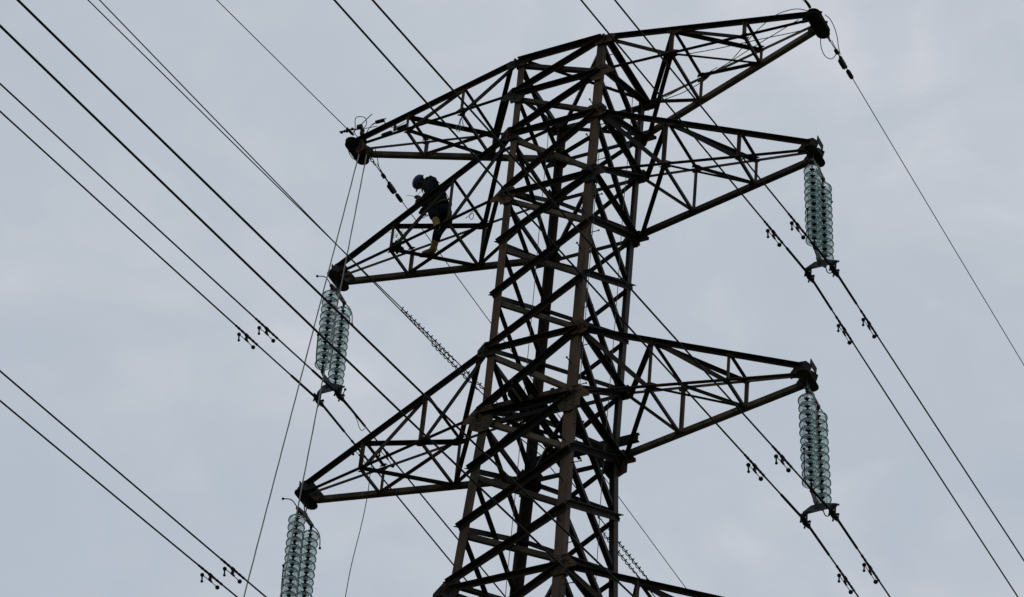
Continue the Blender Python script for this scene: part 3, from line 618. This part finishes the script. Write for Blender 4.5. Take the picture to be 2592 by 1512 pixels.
# fittings lying on the left tip: rod with clamp, spare clamp, two small weights on the arm
bm = bmesh.new(); o0 = V(-5.30, -.3, 9.93)
tube(bm, [V(-5.476, -.3, 9.80) - o0, V(-5.0, -.3, 10.27) - o0], .009, 6); box(bm, V(-5.27, -.3, 9.97) - o0, X * .05, Y * .03, Z * .035); box(bm, V(-5.20, -.28, 9.80) - o0, X * .03, Y * .03, Z * .07)
o = link('earthing_clamp', bm, M_dark); o.location = o0; tag(o, 'straight rod with a clamp block sticking up from the top left arm tip', 'clamp')
bm = bmesh.new(); o0 = V(-5.56, -.32, 9.93)
for k in range(5): ball(bm, Vector((-.12 + .055 * k, 0, .01 * math.sin(k * 2.1))), .03 - .003 * (k % 2))
tube(bm, [Vector((-.17, 0, .03)), Vector((.16, 0, -.02))], .014, 6)
o = link('cable_grip', bm, M_dark, smooth=True); o.location = o0; tag(o, 'lumpy cable grip held out left of the top left arm tip', 'clamp')
root = thing('bird_clamp', 'slim black clamp lying along the top of the top left arm', 'clamp', V(-4.73, -.36, 9.90))
root.name = 'wire_clamp'
bm = bmesh.new(); box(bm, Vector((0, 0, 0)), X * .085, Y * .03, Z * .018); tube(bm, [Vector((-.16, 0, -.03)), Vector((.12, 0, .03))], .012, 6)
for k in range(3): hexbolt(bm, Vector((-.05 + .05 * k, 0, .018)), Z, .012, .02)
link('body', bm, M_dark, root)
root = thing('spare_damper', 'damper with two stubby cylinder weights hanging under the top left arm', 'damper', V(-4.27, -.44, 9.42))
for dx in (-.155, .15):
    bm = bmesh.new(); lathe(bm, [(0, -.10), (.034, -.10), (.042, -.085), (.042, .085), (.034, .10), (0, .10)], Vector((dx, 0, -.03 + dx * .2)), Vector((1, 0, .12)), 12, False); link('weight', bm, M_dark, root)
bm = bmesh.new(); box(bm, Vector((0, 0, .04)), X * .022, Y * .02, Z * .06); tube(bm, [Vector((-.2, 0, -.05)), Vector((.2, 0, .0))], .008, 6); tube(bm, spline([Vector((-.14, 0, .12)), Vector((0, 0, .06)), Vector((.2, 0, .12))], 4), .006, 6); link('bracket', bm, M_dark, root)
# pulley with the hauling rope
root = thing('rope_pulley', 'round reddish rope pulley hanging at the top left arm tip', 'pulley', V(-5.20, -.22, 9.36))
bm = bmesh.new(); lathe(bm, [(0, -.03), (.10, -.03), (.115, -.025), (.10, -.008), (.10, .008), (.115, .025), (.10, .03), (0, .03)], Vector((0, 0, 0)), Vector((.25, 1, 0)), 24, False); link('wheel', bm, mat('red_brown_pulley', [(0.06, 0.022, 0.014), (0.10, 0.04, 0.025)], .7, 0, 20), root, True)
bm = bmesh.new()
for yy in (-.04, .035): prism(bm, [Vector((-.05, yy, -.04)), Vector((.05, yy, -.04)), Vector((.04, yy, .2)), Vector((-.04, yy, .2))], Y * .006)
tube(bm, spline([Vector((0, 0, .18)), Vector((.05, 0, .24)), Vector((.02, 0, .32)), Vector((-.04, 0, .28))], 4), .012, 6)
link('cheek_plate', bm, M_dark, root)
def rope(label, p, q, r=.0105):
    P0, Q = V(*p), V(*q); d = Q - P0; Q2 = P0 + d * ((GROUND + .5 - P0.z) / d.z); n = 160; bm = bmesh.new()
    tube(bm, [(Q2 - P0) * (i / n) + X * .002 * math.sin(i * 2.3) for i in range(n + 1)], [r * (1 + .10 * (i % 2)) for i in range(n + 1)], 6)
    o = link('hauling_rope', bm, M_rope, None, True); o.location = P0; tag(o, label, 'rope', 'hauling ropes from the pulley')
rope('grey hauling rope down from the top left arm tip, the left of the two', (-5.252, -.2, 9.22), (-5.102, -2.2, -4.169))
rope('grey hauling rope down from the top left arm tip, the right of the two', (-5.12, -.1, 9.25), (-4.607, -1.7, -3.944))
cord('hanging_cord', 'thin dark cord hanging in a curve below the lower left arm', 'cord', [(-4.15, .3, 1.0), (-4.206, .3, .502), (-4.203, .3, -.072), (-4.252, .3, -.832), (-4.363, .3, -1.818), (-4.404, .3, -2.607), (-4.45, .3, -4.5), (-4.4, .3, -8)], .007, M_dark)
cd = 'thin cords running up inside the tower'
for lab, pts in (('thin grey cord hanging down the middle of the tower body', [(-.72, 0, 8.5), (-.701, 0, 8.133), (-.703, 0, 6.19), (-.681, 0, 3.996), (-.673, 0, 1.286), (-.659, 0, .454), (-.652, 0, -3.708), (-.65, 0, -9)]),
                 ('thin grey cord down the right half of the tower body between front and right legs', [(1.03, .4, 9.3), (1.032, .4, 8.231), (1.014, .4, 6.042), (1.03, .4, 3.584), (1.022, .4, 1.114), (1.016, .4, -1.158), (1.054, .4, -3.849), (1.08, .4, -9)]),
                 ('thin dark cord just inside the left leg of the tower', [(-.96, -.9, 6.2), (-.96, -.9, 5.713), (-.95, -.9, 3.158), (-.96, -.9, 2.0), (-.95, -.9, .6)]),
                 ('thin dark cord running beside the front leg of the tower', [(1.05, -.95, 6.5), (1.05, -.95, 5.501), (1.059, -.95, 2.51), (1.063, -.95, .383), (1.07, -.9, -.2)])):
    cord('hanging_cord', lab, 'cord', pts, .0062, M_thin, cd)
# frayed string hanging from the top left arm, twine and bag on the second left arm
root = thing('frayed_string', 'pale frayed string tangle hanging inside the top left arm', 'string', V(-2.58, -.5, 9.05))
bm = bmesh.new()
for k in range(6):
    p = Vector((random.uniform(-.03, .03), 0, .12)); P = [p]
    for j in range(6): P.append(P[-1] + Vector((random.uniform(-.035, .035), random.uniform(-.03, .03), -.055 + random.uniform(-.03, .01))))
    tube(bm, spline(P, 3), .0045, 5)
link('strand', bm, M_thin, root, True)
root = thing('twine_tangle', 'yellow-green twine tangled round the inner post of the upper left arm', 'string', V(-3.93, -.30, 6.28))
bm = bmesh.new()
for k in range(9):
    p = Vector((random.uniform(-.05, .1), random.uniform(-.05, .05), .18 - .03 * k)); P = [p]
    for j in range(7): P.append(P[-1] + Vector((random.uniform(-.06, .06), random.uniform(-.04, .04), random.uniform(-.07, .03))))
    tube(bm, spline(P, 3), .0035, 5)
link('strand', bm, M_yel, root, True)
bm = bmesh.new()
for i in range(22):
    ball(bm, Vector((random.gauss(0, .045), random.gauss(0, .04), random.gauss(0, .075))), random.uniform(.025, .045), random.uniform(.7, 1.5))
o = link('tool_bag', bm, M_jack, None, True); o.location = V(-3.88, -.32, 5.98); tag(o, 'dark lumpy tool bag tied where the left arm braces meet, beside the yellow twine', 'bag')

# ------------------------------------------------------------------ the lineman
def skin(name, verts, edges, m, parent, root=0, sub=2, origin=None):
    me = bpy.data.meshes.new(name + '_cage'); me.from_pydata([Vector(v[:3]) - origin for v in verts], edges, [])
    o = bpy.data.objects.new(name, me); C.objects.link(o)
    md = o.modifiers.new('skin', 'SKIN'); md.use_smooth_shade = True
    for i, v in enumerate(verts):
        r = v[3]; sv = me.skin_vertices[0].data[i]; sv.radius = r if isinstance(r, tuple) else (r, r); sv.use_root = (i == root)
    sb = o.modifiers.new('sub', 'SUBSURF'); sb.levels = sub; sb.render_levels = sub
    dg = bpy.context.evaluated_depsgraph_get(); me2 = bpy.data.meshes.new_from_object(o.evaluated_get(dg)); me2.name = name
    o.modifiers.clear(); o.data = me2; me2.materials.clear(); me2.materials.append(m)
    for p in me2.polygons: p.use_smooth = True
    o.parent = parent; return o
person = thing('person', 'lineman in blue helmet, dark jacket and tan boots leaning over the left arm', 'person', V(-3.2, 0, 5.86))
O = Vector(person.location)
def u(x, y, z, r): p = V(x, y, z); return (p.x, p.y, p.z, r)
pelv, waist, chest, neck = (-2.965, -.13, 6.90), (-3.03, -.20, 7.08), (-3.20, -.25, 7.38), (-3.395, -.27, 7.58)
shL, elL, haL = (-3.17, -.50, 7.43), (-3.06, -.64, 6.98), (-3.26, -.62, 6.92)
shR, elR, haR = (-3.33, -.01, 7.46), (-3.40, -.18, 7.08), (-3.33, -.46, 6.93)
hpN, knN, akN, toN = (-2.93, -.27, 6.82), (-3.02, -.52, 6.52), (-2.86, -.50, 6.13), (-2.74, -.66, 5.86)
hpF, knF, akF, toF = (-2.99, .0, 6.82), (-3.13, .00, 6.45), (-3.225, .06, 6.02), (-3.45, .0, 5.935)
head = (-3.545, -.28, 7.735)
BV = [u(*pelv, .100), u(*waist, .098), u(*chest, .125), u(*neck, .055), u(*shL, .062), u(*elL, .045), u(*haL, .032), u(*shR, .062), u(*elR, .045), u(*haR, .032),
      u(*hpN, .072), u(*knN, .062), u(*akN, .045), u(*hpF, .072), u(*knF, .062), u(*akF, .045), u(-3.43, -.275, 7.62, .05), u(*toN, .035), u(*toF, .035)]
BE = [(0, 1), (1, 2), (2, 3), (3, 16), (2, 4), (4, 5), (5, 6), (2, 7), (7, 8), (8, 9), (0, 10), (10, 11), (11, 12), (0, 13), (13, 14), (14, 15), (12, 17), (15, 18)]
body = skin('body', BV, BE, M_skin, person, 0, 2, O)
# head with a face, joined into the body mesh
fwd = Vector((-.55, .28, -.79)).normalized(); upv = Vector((-.74, -.52, .36)); upv = (upv - fwd * upv.dot(fwd)).normalized(); lft = upv.cross(fwd)
hc = V(*head) - O
bmh = bmesh.new(); bmh.from_mesh(body.data)
def hp(f, l, u_): return hc + fwd * f + lft * l + upv * u_
h2 = bmesh.new(); bmesh.ops.create_uvsphere(h2, u_segments=28, v_segments=20, radius=1)
for v in h2.verts:
    x, y, z = v.co                              # x forward, y left, z up
    fx = .098 if x > 0 else .102; wy = .077; zz = .118
    if z < 0: wy *= 1 - .28 * (-z) ** 1.5; fx *= 1 - .10 * (-z)
    px, py, pz = x * fx, y * wy, z * zz
    n_ = math.exp(-((y / .16) ** 2) - ((z + .12) / .20) ** 2) if x > 0 else 0; px += .026 * n_      # nose
    if x > 0: px += .007 * math.exp(-((z - .25) / .10) ** 2) - .010 * math.exp(-(((abs(y) - .34) / .16) ** 2) - ((z - .02) / .13) ** 2)   # brow, eye sockets
    if x > 0: px += .007 * math.exp(-((y / .22) ** 2) - ((z + .45) / .07) ** 2) + .007 * math.exp(-((y / .22) ** 2) - ((z + .60) / .06) ** 2) + .012 * math.exp(-((y / .25) ** 2) - ((z + .86) / .14) ** 2)  # lips, chin
    v.co = hp(px, py, pz)
for sgn in (-1, 1):
    bmesh.ops.create_uvsphere(h2, u_segments=12, v_segments=8, radius=1, matrix=Matrix(((fwd.x * .018, lft.x * .009, upv.x * .032, hp(-.005, sgn * .078, -.005).x), (fwd.y * .018, lft.y * .009, upv.y * .032, hp(-.005, sgn * .078, -.005).y), (fwd.z * .018, lft.z * .009, upv.z * .032, hp(-.005, sgn * .078, -.005).z), (0, 0, 0, 1))))
tmp = bpy.data.meshes.new('tmp'); h2.to_mesh(tmp); h2.free(); bmh.from_mesh(tmp)
# hands
def hand(hw, d, palm_n):
    d = d.normalized(); n = (palm_n - d * palm_n.dot(d)).normalized(); s_ = d.cross(n)
    b2 = bmesh.new(); 
    tube(b2, [hw - d * .03, hw + d * .01, hw + d * .05, hw + d * .085], [.026, .036, .040, .034], 10)
    for v in b2.verts: v.co -= n * ((v.co - hw).dot(n)) * .45
    for i, (o_, L_) in enumerate(((-.030, .070), (-.010, .082), (.011, .076), (.030, .058))):
        p0 = hw + d * .08 + s_ * o_; p1 = p0 + d * L_ * .42 + n * .012; p2 = p1 + d * L_ * .18 + n * L_ * .34; p3 = p2 - d * L_ * .10 + n * L_ * .28
        tube(b2, spline([p0 - d * .02, p0, p1, p2, p3], 3), [.0105] * 6 + [.0098] * 4 + [.0085] * 3, 8)
    p0 = hw + d * .02 - s_ * .034; tube(b2, spline([p0 - d * .01, p0 + d * .02 - s_ * .015 + n * .01, p0 + d * .045 - s_ * .012 + n * .03, p0 + d * .055 + n * .045], 3), .0115, 8)
    t = bpy.data.meshes.new('t'); b2.to_mesh(t); b2.free(); return t
hL, hR = V(*haL) - O, V(*haR) - O
bmh.from_mesh(hand(hL, Vector((-1, .0, -.25)), Vector((.0, .4, -1)))); bmh.from_mesh(hand(hR, Vector((-.7, -.7, -.1)), Vector((0, .2, -1))))
bmh.to_mesh(body.data); bmh.free()
for p in body.data.polygons: p.use_smooth = True
# eyes and mouth
bm = bmesh.new()
for s_ in (-1, 1): ball(bm, hp(.084, s_ * .028, .004), .0115)
link('eye', bm, mat('eye_white', [(.35, .33, .30)], .3), person, True)
bm = bmesh.new()
for s_ in (-1, 1): ball(bm, hp(.0925, s_ * .028, .003), .0055)
link('iris', bm, M_hair, person, True)
bm = bmesh.new(); tube(bm, [hp(.093, -.022, -.060), hp(.103, 0, -.060), hp(.093, .022, -.060)], .0035, 6); link('mouth', bm, mat('lips', [(.16, .06, .05)], .6), person, True)
bm = bmesh.new(); bmesh.ops.create_uvsphere(bm, u_segments=24, v_segments=16, radius=1)
for v in list(bm.verts):
    x, y, z = v.co
    v.co = hp(x * .106 - .006, y * .083, z * .12)
bmesh.ops.delete(bm, geom=[v for v in bm.verts if (v.co - hc).dot(fwd) > .03 or (v.co - hc).dot(upv) < -.055], context='VERTS')
link('hair', bm, M_hair, person, True)
# helmet
bm = bmesh.new(); n = 36; rings = []
for k in range(11):
    th = k / 10 * math.pi / 2; rr = math.sin(th); zz = math.cos(th) ** .85
    ring = []
    for j in range(n):
        a = 2 * math.pi * j / n; fx, ly = math.cos(a), math.sin(a); rid = .006 * math.exp(-(ly * rr / .14) ** 2)
        ring.append(bm.verts.new(hp(fx * rr * .142 - .004, ly * rr * .115, .026 + zz * (.118 + rid))))
    rings.append(ring)
ring = []
for j in range(n):
    a = 2 * math.pi * j / n; fx, ly = math.cos(a), math.sin(a); br_ = .014 + .036 * max(0, fx) ** 3
    ring.append(bm.verts.new(hp(fx * (.142 + br_) - .004, ly * (.115 + .014), .020 - .020 * max(0, fx) ** 2)))
rings.append(ring)
for a, b in zip(rings, rings[1:]):
    for j in range(n): bm.faces.new((a[j], a[(j + 1) % n], b[(j + 1) % n], b[j]))
bmesh.ops.remove_doubles(bm, verts=bm.verts, dist=.0004)
o = link('helmet', bm, M_helm, person, True); sm = o.modifiers.new('solid', 'SOLIDIFY'); sm.thickness = .004
bm = bmesh.new(); tube(bm, spline([hp(.02, .084, .02), hp(.03, .078, -.06), hp(.045, .03, -.122), hp(.05, 0, -.130), hp(.045, -.03, -.122), hp(.03, -.078, -.06), hp(.02, -.084, .02)], 4), .006, 6); link('chin_strap', bm, M_dark, person, True)
# jacket (torso and sleeves, hood at the neck)
JV = [u(-2.96, -.14, 6.80, .168), u(*waist, .168), u(-3.12, -.23, 7.24, .175), u(*chest, .185), u(-3.33, -.26, 7.52, .125), u(-3.40, -.27, 7.60, .085), u(*shL, .090), u(-3.10, -.59, 7.20, .070), u(*elL, .066), u(-3.16, -.63, 6.945, .055), u(-3.235, -.62, 6.925, .046),
      u(*shR, .090), u(-3.38, -.08, 7.27, .070), u(*elR, .066), u(-3.36, -.34, 7.0, .055), u(-3.335, -.43, 6.94, .046)]
JE = [(0, 1), (1, 2), (2, 3), (3, 4), (4, 5), (3, 6), (6, 7), (7, 8), (8, 9), (9, 10), (3, 11), (11, 12), (12, 13), (13, 14), (14, 15)]
skin('jacket', JV, JE, M_jack, person, 1, 2, O)
bm = bmesh.new(); bmesh.ops.create_uvsphere(bm, u_segments=20, v_segments=14, radius=1)
hdc = V(-3.28, -.27, 7.66) - O
for v in bm.verts:
    x, y, z = v.co; r_ = 1 + .10 * math.sin(x * 7 + y * 5) * math.cos(z * 6); v.co = hdc + Vector((x * .115, y * .150, z * .115)) * r_
link('hood', bm, M_jack, person, True)
# trousers
TV = [u(-2.96, -.13, 6.98, .160), u(-2.93, -.14, 6.80, .172), u(-2.93, -.29, 6.72, .128), u(*knN, .100), u(-2.93, -.51, 6.30, .080), u(-2.99, .01, 6.72, .125), u(-3.13, .0, 6.45, .096), u(-3.185, .03, 6.24, .076), u(-3.20, .04, 6.18, .066)]
TE = [(0, 1), (1, 2), (2, 3), (3, 4), (1, 5), (5, 6), (6, 7), (7, 8)]
skin('trousers', TV, TE, M_trou, person, 0, 2, O)
# rubber boots: shaft, foot, sole
def boot(shaft, toe, heel, up):
    P = [V(*p) - O for p in shaft]; T_, H_ = V(*toe) - O, V(*heel) - O; an = P[-1]
    verts = [(*(p + O), r) for p, r in zip(P, (.072, .070, .060, .056))]
    mid = (T_ + an) / 2; verts += [(*(mid + O - up * .01), .050), (*(T_ + O), .040), (*(H_ + O), .042)]
    b = skin('boot', verts, [(0, 1), (1, 2), (2, 3), (3, 4), (4, 5), (3, 6)], M_boot, person, 3, 2, O)
    d = (T_ - H_).normalized(); s_ = d.cross(up).normalized(); n_ = s_.cross(d)
    if n_.dot(up) < 0: n_ = -n_
    bm = bmesh.new(); L_ = (T_ - H_).length; pts = []
    for k in range(24):
        a = 2 * math.pi * k / 24; c_, q = math.cos(a), math.sin(a); wv = .043 + .008 * c_ - .010 * math.exp(-((c_ + .15) / .3) ** 2)
        pts.append(H_ + d * (L_ / 2 + c_ * (L_ / 2 + .045)) + s_ * q * wv - n_ * .062)
    prism(bm, pts, n_ * .040); 
    box(bm, H_ - n_ * .066 + d * .01, d * .040, s_ * .036, n_ * .012)
    link('sole', bm, M_sole, b)
    b2 = b; return b
boot([(-3.19, .035, 6.28), (-3.205, .045, 6.16), (-3.22, .05, 6.05), (-3.235, .06, 5.985)], (-3.47, .0, 5.925), (-3.22, .065, 5.93), Z)
boot([(-2.935, -.51, 6.33), (-2.92, -.505, 6.26), (-2.88, -.50, 6.15), (-2.86, -.50, 6.08)], (-2.76, -.70, 5.90), (-2.86, -.47, 6.03), Vector((-.1, -.35, .9)).normalized())
# harness belt with pouch, carabiners and straps
bm = bmesh.new(); wc = V(-2.99, -.17, 6.98) - O; ax = (V(*chest) - V(*pelv)).normalized(); lathe(bm, [(.166, -.022), (.172, -.022), (.172, .022), (.166, .022)], wc, ax, 28); link('belt', bm, M_strap, person)
for sy_ in (-1, 1):                     # shoulder straps of the harness
    bm = bmesh.new(); ch = V(*chest) - O; bx = Vector((.9, 0, .42)).normalized()
    P = spline([wc + Vector((-.13, sy_ * .09, .02)), ch + Vector((-.17, sy_ * .10, -.03)), ch + Vector((-.12, sy_ * .11, .15)), ch + Vector((.05, sy_ * .09, .19)), ch + Vector((.165, sy_ * .03, .06)), wc + Vector((.15, -sy_ * .04, .05))], 5)
    for a_, b_ in zip(P, P[1:]): flat_bar(bm, a_, b_ + (b_ - a_) * .1, .045, .006, Y, (b_ - a_).cross(Y))
    link('harness_strap', bm, M_strap, person)
bm = bmesh.new()
for dx, dz, r_ in ((-.26, -.20, .05), (-.20, -.16, .045), (-.24, -.27, .04), (-.17, -.22, .05), (-.30, -.24, .035), (-.12, -.12, .05)): ball(bm, wc + Vector((dx, -.22, dz)), r_, 1.2)
link('tool_pouch', bm, M_dark, person, True)
for cx_, cz_ in ((-.22, -.36), (-.15, -.34)):
    bm = bmesh.new(); c = wc + Vector((cx_, -.24, cz_)); tube(bm, [c + Vector((math.cos(t) * .032, 0, math.sin(t) * .055)) for t in [i * math.pi / 8 for i in range(17)]], .007, 6); link('carabiner', bm, M_dark, person, True)
bm = bmesh.new(); tube(bm, spline([wc + Vector((-.10, -.17, 0)), wc + Vector((-.16, -.22, -.10)), wc + Vector((-.20, -.24, -.28)), wc + Vector((-.13, -.24, -.38)), wc + Vector((-.06, -.2, -.30))], 4), .007, 6); link('lanyard', bm, M_dark, person, True)
# hand radio held at the chord
root = thing('two_way_radio', "small black hand radio with a long aerial held in the lineman's hands", 'radio', V(-3.36, -.62, 6.97))
bm = bmesh.new(); box(bm, Vector((0, 0, 0)), Vector((.05, 0, -.03)), Y * .018, Vector((.016, 0, .027))); bmesh.ops.bevel(bm, geom=bm.edges[:], offset=.004, segments=2); link('body', bm, M_dark, root)
bm = bmesh.new(); tube(bm, [Vector((-.04, 0, .03)), Vector((-.24, 0, .13))], [.006, .0035], 6); link('aerial', bm, M_dark, root)
bm = bmesh.new(); tube(bm, spline([Vector((.0, 0, .03)), Vector((.02, 0, .09)), Vector((.05, .01, .14)), Vector((.05, .02, .22))], 4), .004, 6); link('cord', bm, M_dark, root)

# ------------------------------------------------------------------ render
scene.render.engine = 'CYCLES'
scene.cycles.max_bounces = 14; scene.cycles.transmission_bounces = 12; scene.cycles.transparent_max_bounces = 48; scene.cycles.glossy_bounces = 4; scene.cycles.diffuse_bounces = 3
